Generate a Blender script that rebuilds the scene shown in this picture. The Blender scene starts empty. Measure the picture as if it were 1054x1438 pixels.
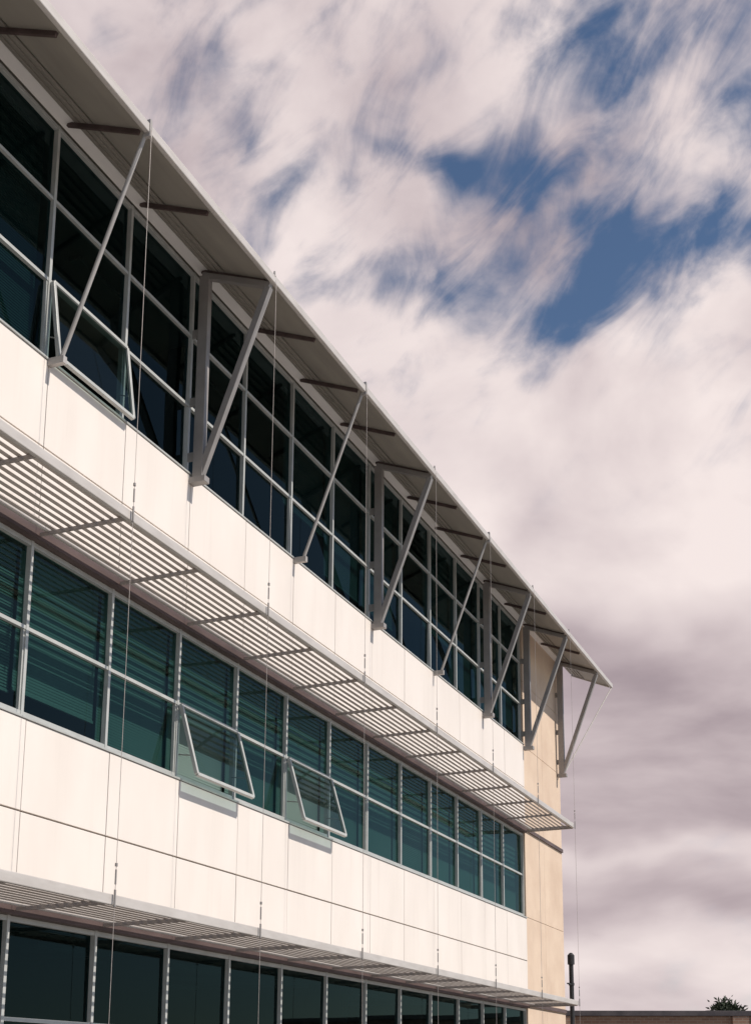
import bpy, math, random
from mathutils import Vector
random.seed(4)
scene=bpy.context.scene
scene.view_settings.view_transform='Standard'
scene.view_settings.look='None'
scene.view_settings.exposure=0
R=math.radians
GZ=-1.6   # ground level (eye at z=0)

# ---------------------------------------------------------------- materials
def newmat(name):
    m=bpy.data.materials.new(name); m.use_nodes=True
    nt=m.node_tree; b=nt.nodes['Principled BSDF']
    return m,nt,b
def noisy(name,c1,c2,scale=3.0,rough=.6,metal=0.0,stretch=(1,1,1),bump=0.0,detail=4,spec=.4,bscale=None,streak=0.0):
    m,nt,b=newmat(name)
    tc=nt.nodes.new('ShaderNodeTexCoord'); mp=nt.nodes.new('ShaderNodeMapping')
    mp.inputs['Scale'].default_value=stretch
    nt.links.new(tc.outputs['Object'],mp.inputs['Vector'])
    n=nt.nodes.new('ShaderNodeTexNoise'); n.inputs['Scale'].default_value=scale; n.inputs['Detail'].default_value=detail
    nt.links.new(mp.outputs[0],n.inputs['Vector'])
    r=nt.nodes.new('ShaderNodeValToRGB')
    r.color_ramp.elements[0].position=.3; r.color_ramp.elements[0].color=(*c1,1)
    r.color_ramp.elements[1].position=.7; r.color_ramp.elements[1].color=(*c2,1)
    nt.links.new(n.outputs['Fac'],r.inputs['Fac']); col=r.outputs['Color']
    if streak>0:   # rain streaks: narrow in x, long in z
        mp2=nt.nodes.new('ShaderNodeMapping'); mp2.inputs['Scale'].default_value=(7,1,.35)
        nt.links.new(tc.outputs['Object'],mp2.inputs['Vector'])
        n3=nt.nodes.new('ShaderNodeTexNoise'); n3.inputs['Scale'].default_value=1.3; n3.inputs['Detail'].default_value=3
        nt.links.new(mp2.outputs[0],n3.inputs['Vector'])
        r3=nt.nodes.new('ShaderNodeMapRange'); r3.inputs[1].default_value=.56; r3.inputs[2].default_value=.82
        r3.inputs[3].default_value=0; r3.inputs[4].default_value=streak
        nt.links.new(n3.outputs['Fac'],r3.inputs[0])
        mc=nt.nodes.new('ShaderNodeMix'); mc.data_type='RGBA'
        nt.links.new(r3.outputs[0],mc.inputs[0]); nt.links.new(col,mc.inputs[6]); mc.inputs[7].default_value=(.38,.31,.26,1)
        col=mc.outputs[2]
    nt.links.new(col,b.inputs['Base Color'])
    b.inputs['Roughness'].default_value=rough; b.inputs['Metallic'].default_value=metal
    b.inputs['Specular IOR Level'].default_value=spec
    if bump>0:
        n2=nt.nodes.new('ShaderNodeTexNoise'); n2.inputs['Scale'].default_value=bscale or scale*4; n2.inputs['Detail'].default_value=4
        nt.links.new(tc.outputs['Object'],n2.inputs['Vector'])
        bp=nt.nodes.new('ShaderNodeBump'); bp.inputs['Strength'].default_value=bump; bp.inputs['Distance'].default_value=.02
        nt.links.new(n2.outputs['Fac'],bp.inputs['Height']); nt.links.new(bp.outputs[0],b.inputs['Normal'])
    return m
M_panel=noisy('white_panel',(.72,.66,.60),(.78,.72,.66),1.0,.45,stretch=(1.6,1,.6),streak=.09)
M_head =noisy('head_strip_white',(.78,.75,.72),(.84,.81,.78),1.6,.45)
M_back =noisy('joint_dark',(.12,.095,.08),(.17,.13,.11),4,.9)
M_alu  =noisy('window_aluminium',(.40,.41,.39),(.48,.49,.47),5,.4,.1)
M_steel=noisy('painted_steel',(.25,.235,.225),(.31,.29,.275),4,.45,.1)
M_arm  =noisy('louvre_arm_steel',(.33,.29,.27),(.40,.36,.33),4,.5,.1)
M_rod  =noisy('stay_metal',(.34,.32,.30),(.42,.40,.38),4,.45,.1)
M_edge =noisy('canopy_edge_metal',(.46,.43,.40),(.55,.52,.49),3,.45,.1,stretch=(1,4,4))
M_soff =noisy('soffit_metal',(.29,.265,.23),(.36,.33,.285),1.5,.55,.0,stretch=(.6,3,3))
M_slat =noisy('louvre_slat',(.42,.37,.33),(.50,.45,.41),3,.5,.0)
M_brown=noisy('brown_fascia',(.075,.052,.048),(.12,.085,.08),2,.6,stretch=(1,3,3))
M_stone=noisy('tan_stone',(.56,.43,.325),(.65,.52,.40),1.4,.8,bump=.15,bscale=14,streak=.15)
M_blind=noisy('blind_slats',(.38,.40,.36),(.46,.48,.43),.7,.7)
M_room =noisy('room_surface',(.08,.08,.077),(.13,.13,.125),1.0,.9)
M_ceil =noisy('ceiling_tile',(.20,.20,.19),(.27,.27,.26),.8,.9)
M_black=noisy('black_paint',(.015,.015,.017),(.03,.03,.03),6,.5)
M_pave =noisy('paving',(.27,.255,.24),(.38,.36,.34),.6,.9,bump=.3)
M_cop  =noisy('dark_coping',(.05,.045,.05),(.09,.08,.085),4,.8)
M_leaf =noisy('leaf',(.025,.04,.022),(.055,.07,.04),6,.6)
M_bark =noisy('bark',(.10,.07,.05),(.18,.13,.09),9,.9,bump=.5)
M_rope =noisy('cable_steel',(.34,.30,.28),(.44,.40,.37),20,.5,.1)
# brick
M_brick,nt,b=newmat('wall_brick')
tc=nt.nodes.new('ShaderNodeTexCoord'); br=nt.nodes.new('ShaderNodeTexBrick')
mp=nt.nodes.new('ShaderNodeMapping'); mp.inputs['Rotation'].default_value=(R(90),0,0)
nt.links.new(tc.outputs['Object'],mp.inputs[0]); nt.links.new(mp.outputs[0],br.inputs['Vector'])
br.inputs['Scale'].default_value=1; br.inputs['Brick Width'].default_value=.225; br.inputs['Row Height'].default_value=.075
br.inputs['Mortar Size'].default_value=.006
br.inputs['Color1'].default_value=(.20,.115,.08,1); br.inputs['Color2'].default_value=(.26,.16,.11,1); br.inputs['Mortar'].default_value=(.3,.26,.22,1)
nt.links.new(br.outputs['Color'],b.inputs['Base Color']); b.inputs['Roughness'].default_value=.9
# tinted glass
def glassmat(name,tint,gcol=(.50,.66,.62),ior=1.45):
    m=bpy.data.materials.new(name); m.use_nodes=True; nt=m.node_tree; nt.nodes.clear()
    o=nt.nodes.new('ShaderNodeOutputMaterial'); mix=nt.nodes.new('ShaderNodeMixShader')
    t=nt.nodes.new('ShaderNodeBsdfTransparent'); t.inputs[0].default_value=(*tint,1)
    g=nt.nodes.new('ShaderNodeBsdfGlossy'); g.inputs['Roughness'].default_value=.015; g.inputs['Color'].default_value=(*gcol,1)
    # thin pane: same reflectance from both sides (the Fresnel node inverts the IOR on back faces)
    ge=nt.nodes.new('ShaderNodeNewGeometry'); mr=nt.nodes.new('ShaderNodeMapRange')
    nt.links.new(ge.outputs['Backfacing'],mr.inputs[0]); mr.inputs[3].default_value=ior; mr.inputs[4].default_value=1/ior
    f=nt.nodes.new('ShaderNodeFresnel'); nt.links.new(mr.outputs[0],f.inputs['IOR'])
    nt.links.new(f.outputs[0],mix.inputs[0]); nt.links.new(t.outputs[0],mix.inputs[1]); nt.links.new(g.outputs[0],mix.inputs[2])
    nt.links.new(mix.outputs[0],o.inputs['Surface'])
    return m
M_glass=glassmat('teal_glass',(.19,.33,.32))
M_glassd=glassmat('dark_teal_glass',(.09,.175,.18),gcol=(.28,.40,.40))
M_glass2=glassmat('sash_glass',(.30,.42,.41))

# ---------------------------------------------------------------- mesh builder
class MB:
    def __init__(s): s.v=[]; s.f=[]
    def box(s,x0,x1,y0,y1,z0,z1):
        i=len(s.v)
        s.v+=[(x0,y0,z0),(x1,y0,z0),(x1,y1,z0),(x0,y1,z0),(x0,y0,z1),(x1,y0,z1),(x1,y1,z1),(x0,y1,z1)]
        s.f+=[[i+a for a in q] for q in ((0,3,2,1),(4,5,6,7),(0,1,5,4),(1,2,6,5),(2,3,7,6),(3,0,4,7))]
    def beam(s,p0,p1,w,h,side=Vector((1,0,0))):
        p0=Vector(p0);p1=Vector(p1); d=(p1-p0).normalized()
        sx=(side-d*side.dot(d)).normalized(); up=sx.cross(d).normalized()
        i=len(s.v)
        for p in (p0,p1):
            for a,b in ((-1,-1),(1,-1),(1,1),(-1,1)): s.v.append(tuple(p+sx*a*w/2+up*b*h/2))
        s.f+=[[i+a for a in q] for q in ((0,1,2,3),(7,6,5,4),(0,4,5,1),(1,5,6,2),(2,6,7,3),(3,7,4,0))]
    def cyl(s,p0,p1,r0,r1=None,n=8):
        if r1 is None:r1=r0
        p0=Vector(p0);p1=Vector(p1); d=(p1-p0).normalized()
        a=Vector((1,0,0)) if abs(d.x)<.9 else Vector((0,1,0))
        u=d.cross(a).normalized(); w=d.cross(u)
        i=len(s.v)
        for p,r in ((p0,r0),(p1,r1)):
            for k in range(n):
                t=2*math.pi*k/n; s.v.append(tuple(p+u*math.cos(t)*r+w*math.sin(t)*r))
        for k in range(n): s.f.append([i+k,i+(k+1)%n,i+n+(k+1)%n,i+n+k])
        s.f.append([i+k for k in range(n)][::-1]); s.f.append([i+n+k for k in range(n)])
    def quad(s,*p):
        i=len(s.v); s.v+=[tuple(q) for q in p]; s.f.append([i,i+1,i+2,i+3])
    def obj(s,name,mat,parent=None,bevel=0,loc=(0,0,0)):
        me=bpy.data.meshes.new(name); me.from_pydata(s.v,[],s.f); me.materials.append(mat); me.update()
        o=bpy.data.objects.new(name,me); scene.collection.objects.link(o); o.location=loc
        if parent: o.parent=parent
        if bevel:
            b=o.modifiers.new('bevel','BEVEL'); b.width=bevel; b.segments=2; b.limit_method='ANGLE'
        return o
def empty(name,loc=(0,0,0)):
    e=bpy.data.objects.new(name,None); scene.collection.objects.link(e); e.location=loc; return e

# ---------------------------------------------------------------- office building
bld=empty('office_building')
m=1.44; X0=10.36; K0=-9; K1=12
XL=X0+K0*m; XR=X0+K1*m   # 27.64
XE=30.8
YT=7.06                     # louvre / canopy tips
xs=[X0+k*m for k in range(K0,K1+1)]
ROWS={2:[7.47,8.37,9.34,10.22],1:[3.58,4.47,5.37],0:[-1.45,.60,1.55]}
FY=8.15
# spandrel panels
pan=MB()
for i in range(len(xs)-1):
    a,b_=xs[i]+.005,xs[i+1]-.005
    for z0,z1 in ((5.63,6.42),(6.435,7.40),(1.935,2.583),(2.60,3.51)):
        dy=random.uniform(-.002,.002)
        pan.box(a,b_,FY-.02+dy,FY+.03,z0,z1)
pan.obj('spandrel_panels',M_panel,bld,.004)
bk=MB()
for z0,z1 in ((5.4,7.43),(1.58,3.54)): bk.box(XL,XR,FY+.035,FY+.12,z0,z1)
bk.obj('spandrel_backing',M_back,bld)
# sills
sl=MB()
for z in (7.405,3.515): sl.box(XL,XR,FY-.035,FY+.10,z,z+.025)
sl.obj('window_sills',M_alu,bld,.004)
# brown fascia bands
fb=MB()
fb.box(XL,XR,FY-.05,FY+.03,5.40,5.62); fb.box(XL,XR,FY-.05,FY+.03,1.58,1.92)
fb.box(XR+.002,XE-.02,FY-.04,FY+.0,5.46,5.54); fb.box(XR+.002,XE-.02,FY-.04,FY,1.62,1.70)
fb.obj('fascia_bands',M_brown,bld)
# frames + glass + blinds
fr=MB(); gl=MB(); gld=MB(); gl2=MB(); bl=MB(); sash=MB(); stays=MB()
openw={(2,10.36),(1,13.24),(1,16.12)}
GYp=8.235; MW=.021
for fl,rows in ROWS.items():
    zb,zt=rows[0],rows[-1]
    for x in xs:
        fr.box(x-MW,x+MW,8.185,8.26,zb-.03,zt+.03)
    for z in rows[1:-1]:
        for i in range(len(xs)-1): fr.box(xs[i]+MW,xs[i+1]-MW,8.192,8.255,z-.019,z+.019)
    for z in (zb,zt):
        for i in range(len(xs)-1): fr.box(xs[i]+MW,xs[i+1]-MW,8.19,8.257,z-.025,z+.025)
    for i in range(len(xs)-1):
        a,b_=xs[i]+MW+.002,xs[i+1]-MW-.002
        for j in range(len(rows)-1):
            z0,z1=rows[j]+.02,rows[j+1]-.02
            op=j==0 and any(f==fl and abs(xo-xs[i])<.1 for f,xo in openw)
            if op:
                out=.13 if fl==2 else .25
                h=z1-z0+.06; dz=math.sqrt(h*h-out*out)
                yt=8.16; p=[Vector((a,yt,z1)),Vector((b_,yt,z1)),Vector((b_,yt-out,z1-dz)),Vector((a,yt-out,z1-dz))]
                gl2.quad(p[3],p[2],p[1],p[0])
                for q0,q1 in ((0,1),(3,2)): sash.beam(p[q0],p[q1],.045,.045,side=(p[1]-p[2]).normalized())
                for q0,q1 in ((0,3),(1,2)): sash.beam(p[q0],p[q1],.042,.047)
                stays.cyl((a+.05,8.2,z0+.25),(a+.05,yt-out*.7,z1-dz*.72),.008)
                stays.cyl((b_-.05,8.2,z0+.25),(b_-.05,yt-out*.7,z1-dz*.72),.008)
                fr.box(a,a+.03,8.19,8.25,z0,z1); fr.box(b_-.03,b_,8.19,8.25,z0,z1)
            else:
                tx=random.uniform(-.005,.005); tz=random.uniform(-.005,.005)
                G=gl if fl==1 else gld
                G.quad((a,GYp-tx-tz,z0),(b_,GYp+tx-tz,z0),(b_,GYp+tx+tz,z1),(a,GYp-tx+tz,z1))
                if j==0 and (i%2==0):
                    fr.box(a,a+.02,8.20,8.25,z0,z1); fr.box(b_-.02,b_,8.20,8.25,z0,z1)
    # blinds
    for i in range(len(xs)-1):
        a,b_=xs[i]+.03,xs[i+1]-.03
        ang=random.uniform(1.2,1.4)
        if fl==1:
            top=rows[-1]-.03; r=random.random()
            bot=rows[0]+.03 if r<.75 else rows[0]+random.uniform(.15,.5)
            if abs(xs[i]-10.36)<.1: bot=rows[0]+.30
            if abs(xs[i]-13.24)<.1 or abs(xs[i]-16.12)<.1: bot=rows[0]+.05
        elif fl==2:
            r=random.random()
            if r<.45: continue
            top=rows[-1]-.03; bot=random.choice([rows[1],rows[0]+.04,rows[0]+.04,rows[0]+.3])
        else:
            continue
        z=top
        while z>bot:
            c=math.cos(ang)*.019; s_=math.sin(ang)*.019
            bl.quad((a,8.36-c,z-s_),(b_,8.36-c,z-s_),(b_,8.36+c,z+s_),(a,8.36+c,z+s_)); z-=.032
        bl.box(a,b_,8.345,8.375,bot-.03,bot-.005)
fr.obj('window_frames',M_alu,bld); gl.obj('window_glass',M_glass,bld); gld.obj('dark_window_glass',M_glassd,bld); gl2.obj('open_window_glass',M_glass2,bld)
bl.obj('venetian_blinds',M_blind,bld)
sash.obj('open_window_sashes',M_alu,bld,.004); stays.obj('window_stays',M_steel,bld)
# interiors
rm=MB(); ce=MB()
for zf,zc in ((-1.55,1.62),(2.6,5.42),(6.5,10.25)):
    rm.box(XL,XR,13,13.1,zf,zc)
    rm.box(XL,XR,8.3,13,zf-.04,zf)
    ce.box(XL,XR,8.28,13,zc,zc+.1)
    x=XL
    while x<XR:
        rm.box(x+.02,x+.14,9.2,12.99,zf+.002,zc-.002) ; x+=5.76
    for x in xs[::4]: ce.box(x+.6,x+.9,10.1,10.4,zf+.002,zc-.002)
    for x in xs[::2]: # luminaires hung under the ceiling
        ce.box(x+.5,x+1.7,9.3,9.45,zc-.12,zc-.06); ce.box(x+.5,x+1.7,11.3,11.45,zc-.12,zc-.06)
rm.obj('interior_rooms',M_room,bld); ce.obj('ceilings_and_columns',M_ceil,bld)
sh=MB()
sh.box(XL-.3,XL-.002,8.15,20,GZ,10.3)
sh.box(XL,XR,13.12,20,GZ,10.3)
sh.obj('rear_shell',M_panel,bld)
rf=MB(); rf.box(XL-.3,XE-.02,8.10,20.1,10.36,10.5); rf.obj('flat_roof',M_soff,bld)
st=MB()
xj=[XR+.03,29.2,XE]
zz=[GZ,.0,1.6,3.55,5.5,7.4,8.9,10.30]
for i in range(2):
    for j in range(len(zz)-1):
        st.box(xj[i]+.004,xj[i+1]-.004,FY,FY+.1,zz[j]+.004,zz[j+1]-.004)
st.box(XR+.03,XE-.004,FY+.105,20,GZ,10.30)
st.obj('stone_end_wall',M_stone,bld,.005)
hd=MB(); hd.box(XL,XE-.03,8.00,8.16,10.245,10.30); hd.obj('window_head_strip',M_head,bld)
# ---- sun louvres (two levels)
slat=MB(); arm=MB(); edge=MB()
for zl in (5.49,1.67):
    edge.box(XL,XR+.03,YT-.03,YT+.02,zl-.05,zl+.05)
    edge.box(XL,XR+.03,7.99,8.03,zl-.025,zl+.025)
    n=9
    for k in range(n):
        y=YT+.095+k*.1
        slat.beam((XL,y,zl+.005),(XR+.02,y,zl+.005),.043,.006,side=Vector((0,1,-.19)))
    for x in xs:
        arm.beam((x,YT+.03,zl-.022),(x,8.10,zl-.035),.026,.04)
    arm.beam((XR+.03,YT,zl-.02),(XR+.03,8.1,zl-.03),.03,.08)
slat.obj('louvre_slats',M_slat,bld); arm.obj('louvre_arms',M_arm,bld,.003); edge.obj('louvre_edge_beams',M_edge,bld,.008)
# ---- roof canopy (falls outward)
XC=31.95
ZT=9.86; ZI=10.27; YI=8.08
def cz(y): return ZT+(y-YT)*(ZI-ZT)/(YI-YT)
so=MB()
ym=7.74
sd_=Vector((0,YI-YT,ZI-ZT))
x=XL
while x<XC-.01:        # soffit sheets butted with a fine joint
    x1=min(x+2.88,XC)
    so.beam((x+.003,(YT+ym)/2,cz((YT+ym)/2)+.02),(x1-.003,(YT+ym)/2,cz((YT+ym)/2)+.02),ym-YT,.03,side=sd_); x=x1
so.beam((XL,(YT+YI)/2,cz((YT+YI)/2)+.095),(XC,(YT+YI)/2,cz((YT+YI)/2)+.095),1.06,.02,side=sd_)
for k in range(4):
    y=ym+.05+k*.085
    so.beam((XL,y,cz(y)+.01),(XC-.2,y,cz(y)+.01),.055,.02,side=sd_)
so.obj('canopy_soffit',M_soff,bld)
ce2=MB(); 
ce2.box(XL,XC,YT-.04,YT+.02,ZT-.035,ZT+.075); ce2.beam((XC-.02,YT+.03,ZT+.03),(XC-.02,YI,ZI+.04),.04,.10)
ce2.obj('canopy_edge',M_edge,bld,.01)
rb=MB()
for x in xs+[XR+m,XR+2*m]:
    rb.beam((x,YT+.10,cz(YT+.10)-.025),(x,YI,ZI-.03),.035,.05)
rb.obj('canopy_ribs',M_brown,bld)
# ---- brackets
bw=MB(); rod=MB()
heavy=[13.24,13.24-5.76,13.24-11.52,19.0,24.76,27.64,30.52]
thin=[10.36,4.6,16.12,21.88]
for x in heavy:
    bw.box(x-.045,x+.045,7.95,8.09,7.36,10.16)
    bw.beam((x,7.99,7.40),(x,YT+.05,ZT-.08),.08,.09)
    bw.beam((x,YT+.02,ZT-.06),(x,8.06,10.17),.08,.08)
    bw.box(x-.06,x+.06,7.90,8.13,7.28,7.36)
    for z in (7.6,8.35,9.3): bw.box(x-.012,x+.012,8.09,8.19,z,z+.12)
for x in thin:
    rod.cyl((x,7.98,7.40),(x,YT+.02,ZT-.03),.024,n=12)
    rod.box(x-.03,x+.03,7.93,8.13,7.34,7.42)
    rod.box(x-.02,x+.02,YT-.05,YT+.04,ZT-.08,ZT+.12)
bw.obj('canopy_brackets',M_steel,bld,.006); rod.obj('canopy_stay_rods',M_rod,bld)
cb=MB(); tb=MB()
for k in range(-3,7):
    x=X0+2*m*k
    if x<XL: continue
    cb.cyl((x,YT-.055,GZ),(x,YT-.055,ZT),.0032,n=6)
    for zl in (5.49,1.67):
        tb.cyl((x,YT-.055,zl-.07),(x,YT-.055,zl+.09),.011)
        tb.cyl((x,YT-.055,zl+.14),(x,YT-.055,zl+.28),.009)
        tb.cyl((x,YT-.055,zl+.31),(x,YT-.055,zl+.34),.014)
    tb.cyl((x,YT-.03,ZT+.06),(x,YT-.03,ZT+.13),.018,.012)
cb.obj('suspension_cables',M_rope,bld); tb.obj('turnbuckles',M_steel,bld)
tr_=MB(); tr_.cyl((XC-.05,YT-.02,ZT-.02),(30.6,7.95,7.45),.016); tr_.obj('end_tie_rod',M_edge,bld)

# ---------------------------------------------------------------- other things
vp=empty('vent_pipe',(31.15,8.08,GZ))
q=MB(); q.cyl((0,0,0),(0,0,4.5),.055,n=16); q.obj('pipe',M_black,vp)
q=MB(); q.cyl((0,0,4.4),(0,0,4.62),.085,n=16); q.cyl((0,0,4.62),(0,0,4.68),.085,.03,n=16)
for z in (1.2,2.6,3.9): q.cyl((0,0,z),(0,0,z+.06),.07,n=16); 
for z in (1.2,2.6,3.9): q.box(-.36,0,-.02,.02,z+.01,z+.04)
q.obj('cap_and_collars',M_black,vp)

a=R(21.3); F=Vector((math.cos(a),math.sin(a),0)); Rt=Vector((math.sin(a),-math.cos(a),0))
wl=empty('brick_wall'); wl.location=F*37+Rt*3.0+Vector((0,0,GZ)); wl.rotation_euler=(0,0,math.atan2(Rt.y,Rt.x)+R(1.0))
q=MB(); q.box(0,40,0,.34,0,3.42); 
for k in range(9): q.box(1+k*4.8,1.45+k*4.8,-.11,-.001,0,3.42)
q.obj('brickwork',M_brick,wl)
q=MB(); q.box(-.05,40,-.13,.42,3.425,3.57); q.obj('coping',M_cop,wl,.01)

# small broad-leaved tree behind the wall
tr=empty('small_tree'); tr.location=F*42+Rt*9.75+Vector((0,0,GZ))
q=MB(); q.cyl((0,0,0),(.05,.02,1.6),.11,.08,12)
tips=[]
for k in range(11):
    th=k*2*math.pi/11+random.uniform(-.3,.3); r=random.uniform(.15,.6); z=random.uniform(2.6,3.95-r*.4)
    t=Vector((math.cos(th)*r,math.sin(th)*r,z)); q.cyl((.05,.02,1.5),t,.045,.012,8); tips.append(t)
for t in ((0,0,4.0),(.2,-.2,3.9),(-.18,.1,3.88),(.33,-.3,3.78)):
    tips.append(Vector(t)); q.cyl((.05,.02,1.5),t,.05,.012,8)
q.obj('trunk_and_limbs',M_bark,tr)
q=MB()
for k in range(9000):
    c=random.choice(tips); d=Vector((random.gauss(0,1),random.gauss(0,1),random.gauss(0,1))).normalized()
    p=c+d*abs(random.gauss(0,.16)); p.z-=.06
    u=(d+Vector((random.uniform(-1,1),random.uniform(-1,1),random.uniform(-1,1)))*.7).normalized()
    v=u.cross(Vector((random.random(),random.random(),random.random()))).normalized()
    L=random.uniform(.07,.15); q.quad(p-u*L*.4,p+v*L*.28,p+u*L*.8,p-v*L*.28)
q.obj('leaves',M_leaf,tr)

g=MB(); g.quad((-1500,-1500,GZ),(1500,-1500,GZ),(1500,1500,GZ),(-1500,1500,GZ)); g.obj('ground',M_pave)

# ---------------------------------------------------------------- sky
w=bpy.data.worlds.new('sky'); scene.world=w; w.use_nodes=True
nt=w.node_tree; N=nt.nodes; L=nt.links; N.clear()
def val(x,s,i):
    if isinstance(x,(int,float)): s.inputs[i].default_value=x
    else: L.new(x,s.inputs[i])
def mth(op,a,b=None,c=None,clamp=False):
    n=N.new('ShaderNodeMath'); n.operation=op; n.use_clamp=clamp
    val(a,n,0)
    if b is not None: val(b,n,1)
    if c is not None: val(c,n,2)
    return n.outputs[0]
def noise(vec,scale,detail=6,rough=.55,dist=0.0,color=False):
    n=N.new('ShaderNodeTexNoise'); n.inputs['Scale'].default_value=scale; n.inputs['Detail'].default_value=detail
    n.inputs['Roughness'].default_value=rough; n.inputs['Distortion'].default_value=dist
    L.new(vec,n.inputs['Vector']); return n.outputs['Color'] if color else n.outputs['Fac']
def comb(x,y,z):
    n=N.new('ShaderNodeCombineXYZ'); val(x,n,0);val(y,n,1);val(z,n,2); return n.outputs[0]
def mrange(x,a,b,c=0,d=1,smooth=True):
    n=N.new('ShaderNodeMapRange'); n.interpolation_type='SMOOTHSTEP' if smooth else 'LINEAR'
    val(x,n,0)
    for i,vv in zip((1,2,3,4),(a,b,c,d)): n.inputs[i].default_value=vv
    return n.outputs[0]
tc=N.new('ShaderNodeTexCoord'); sp=N.new('ShaderNodeSeparateXYZ'); L.new(tc.outputs['Generated'],sp.inputs[0])
dx,dy,dz=sp.outputs
az=mth('MULTIPLY',mth('ARCTAN2',dy,dx),57.2958)
el=mth('MULTIPLY',mth('ARCSINE',dz),57.2958)
P=comb(mth('MULTIPLY',az,.05),mth('MULTIPLY',el,.065),0.0)
wc=N.new('ShaderNodeSeparateXYZ'); L.new(noise(P,2.6,3,.5,color=True),wc.inputs[0])
wa=mth('SUBTRACT',wc.outputs[0],.5); wb=mth('SUBTRACT',wc.outputs[1],.5)
azw=mth('MULTIPLY_ADD',wa,9.0,az); elw=mth('MULTIPLY_ADD',wb,5.5,el)
blobs=[(20.4,38.4,3.6,.9,1.15),(15.6,37.4,4.0,1.1,1.25),(10.4,34.6,4.8,1.9,1.5),(14.0,31.9,4.2,1.5,1.3),(20.6,34.0,3.8,1.5,1.1),
       (9.0,40.8,7.0,2.8,1.1),(19,41.2,6.0,1.8,.5),(30,37.0,4.5,3.0,.55),(7.5,33.2,2.6,1.8,.7),(17.5,30.8,2.6,1.2,.6),(25,35,4,2,.3),(-2,36,6,5,.7)]
B=None
for (ca,ce_,sa,se,wt) in blobs:
    u=mth('MULTIPLY',mth('SUBTRACT',azw,ca),1/sa); v=mth('MULTIPLY',mth('SUBTRACT',elw,ce_),1/se)
    e=mth('MULTIPLY',mth('EXPONENT',mth('MULTIPLY',mth('MULTIPLY_ADD',u,u,mth('MULTIPLY',v,v)),-1.0)),wt)
    B=e if B is None else mth('ADD',B,e)
# wisps: streaks running down to the right
u1=mth('SUBTRACT',mth('MULTIPLY',az,.075),mth('MULTIPLY',el,.13)); u2=mth('MULTIPLY_ADD',el,.065,mth('MULTIPLY',az,.06))
PS=comb(mth('MULTIPLY',u1,.55),mth('MULTIPLY',u2,1.9),1.0)
wisp=noise(PS,2.4,7,.54,.6)
fine=noise(P,5.5,7,.56,.2)
dens=mth('SUBTRACT',B,mth('MULTIPLY',mth('SUBTRACT',wisp,.44),3.3))
dens=mth('SUBTRACT',dens,mth('MULTIPLY',mth('SUBTRACT',fine,.5),1.7))
blue=mrange(dens,-.15,1.50)
dd=N.new('ShaderNodeVectorMath'); dd.operation='DOT_PRODUCT'; L.new(tc.outputs['Generated'],dd.inputs[0])
ca,cee=R(34),R(28); dd.inputs[1].default_value=(math.cos(ca)*math.cos(cee),math.sin(ca)*math.cos(cee),math.sin(cee))
side=mrange(mth('ADD',dd.outputs['Value'],mth('MULTIPLY',mth('SUBTRACT',fine,.5),.25)),.68,.84)
cover=mth('SUBTRACT',1.0,mth('MULTIPLY',blue,mrange(el,22.0,30.0)))
cloud=mth('MULTIPLY',cover,mth('MULTIPLY_ADD',side,.85,.15))
bandP=comb(mth('MULTIPLY',az,.040),mth('MULTIPLY',el,.11),3.0)
band=noise(bandP,1.9,6,.50,.2)
puff=noise(comb(mth('MULTIPLY',az,.05),mth('MULTIPLY',el,.07),11.0),2.0,6,.5,.3)
lowf=mrange(el,15.0,23.0,1.0,0.0)
mixs=N.new('ShaderNodeMix'); mixs.data_type='FLOAT'; L.new(lowf,mixs.inputs[0]); L.new(puff,mixs.inputs[2]); L.new(band,mixs.inputs[3])
tot=mth('ADD',mth('MULTIPLY',mth('SUBTRACT',mixs.outputs[0],.5),.85),.565)
ew=mth('MULTIPLY_ADD',wb,6.0,el)
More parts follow.
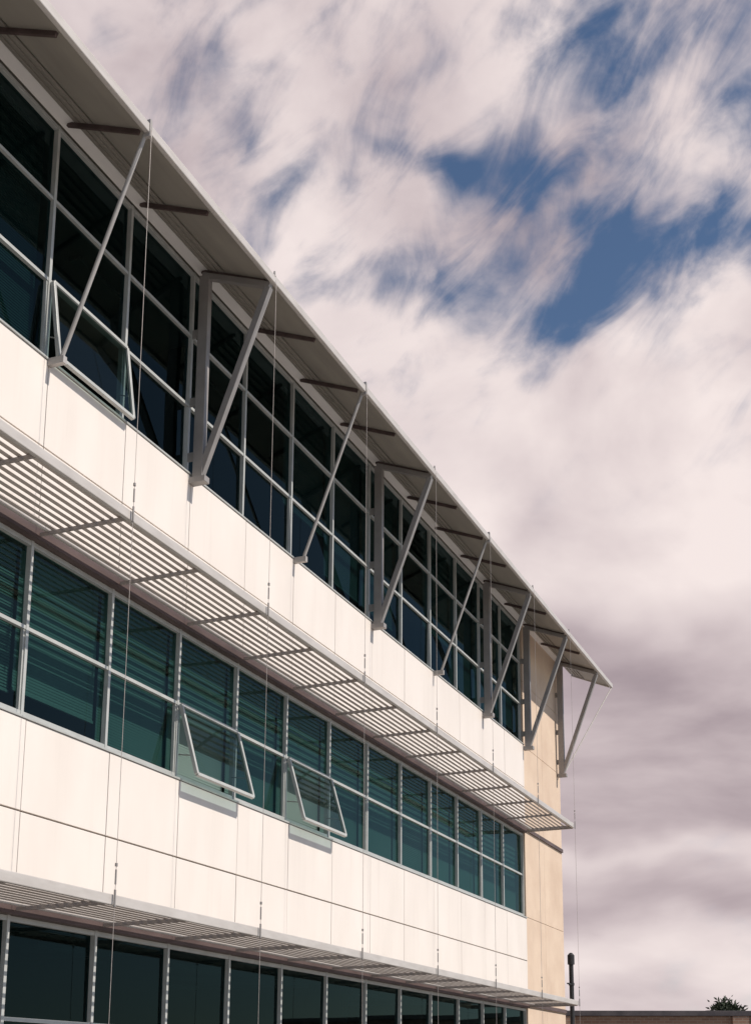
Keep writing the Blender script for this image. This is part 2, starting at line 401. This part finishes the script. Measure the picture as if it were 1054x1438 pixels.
for c,s,wt in ((38,5,-.04),(18.4,1.3,-.09),(13.0,3.0,-.13),(9.8,.8,.15),(7.4,.9,-.07),(5.2,1.1,.12),(26,4.5,.14),(21.8,1.6,.12)):
    u=mth('MULTIPLY',mth('SUBTRACT',ew,c),1/s)
    tot=mth('MULTIPLY_ADD',mth('EXPONENT',mth('MULTIPLY',mth('MULTIPLY',u,u),-1.0)),wt,tot)
cr=N.new('ShaderNodeValToRGB'); L.new(tot,cr.inputs['Fac'])
E=cr.color_ramp.elements
E[0].position=.20; E[0].color=(.28,.23,.26,1)
E[1].position=.76; E[1].color=(.92,.81,.785,1)
for p,c in ((.34,(.41,.335,.36)),(.46,(.57,.48,.495)),(.58,(.73,.63,.63))):
    e=E.new(p); e.color=(*c,1)
bgc=N.new('ShaderNodeBackground'); L.new(cr.outputs[0],bgc.inputs[0]); bgc.inputs[1].default_value=1.0
sky=N.new('ShaderNodeTexSky'); sky.sky_type='NISHITA'; sky.sun_disc=False
SEL=46; sky.sun_elevation=R(SEL); sky.sun_rotation=R(176); sky.air_density=1.0; sky.dust_density=0; sky.ozone_density=3.0
bgs=N.new('ShaderNodeBackground'); L.new(sky.outputs[0],bgs.inputs[0]); bgs.inputs[1].default_value=.088
mx=N.new('ShaderNodeMixShader'); L.new(cloud,mx.inputs[0]); L.new(bgs.outputs[0],mx.inputs[1]); L.new(bgc.outputs[0],mx.inputs[2])
out=N.new('ShaderNodeOutputWorld'); L.new(mx.outputs[0],out.inputs['Surface'])
w.cycles.sampling_method='MANUAL'; w.cycles.sample_map_resolution=256

sd=bpy.data.lights.new('sun','SUN'); sd.energy=4.6; sd.angle=R(.5); sd.color=(1,.915,.83)
so_=bpy.data.objects.new('sun',sd); scene.collection.objects.link(so_)
saz=R(-90+4)
sdv=Vector((math.cos(saz)*math.cos(R(SEL)),math.sin(saz)*math.cos(R(SEL)),math.sin(R(SEL))))
so_.rotation_euler=sdv.to_track_quat('Z','Y').to_euler(); so_.location=(0,-20,30)

cd=bpy.data.cameras.new('camera'); cam=bpy.data.objects.new('camera',cd); scene.collection.objects.link(cam)
cd.sensor_fit='HORIZONTAL'; cd.sensor_width=36; cd.lens=1861/1054*36
cd.shift_x=-.0503; cd.shift_y=.3805; cd.clip_end=5000
cam.rotation_euler=(R(90+12.2),0,R(21.3-90)); scene.camera=cam
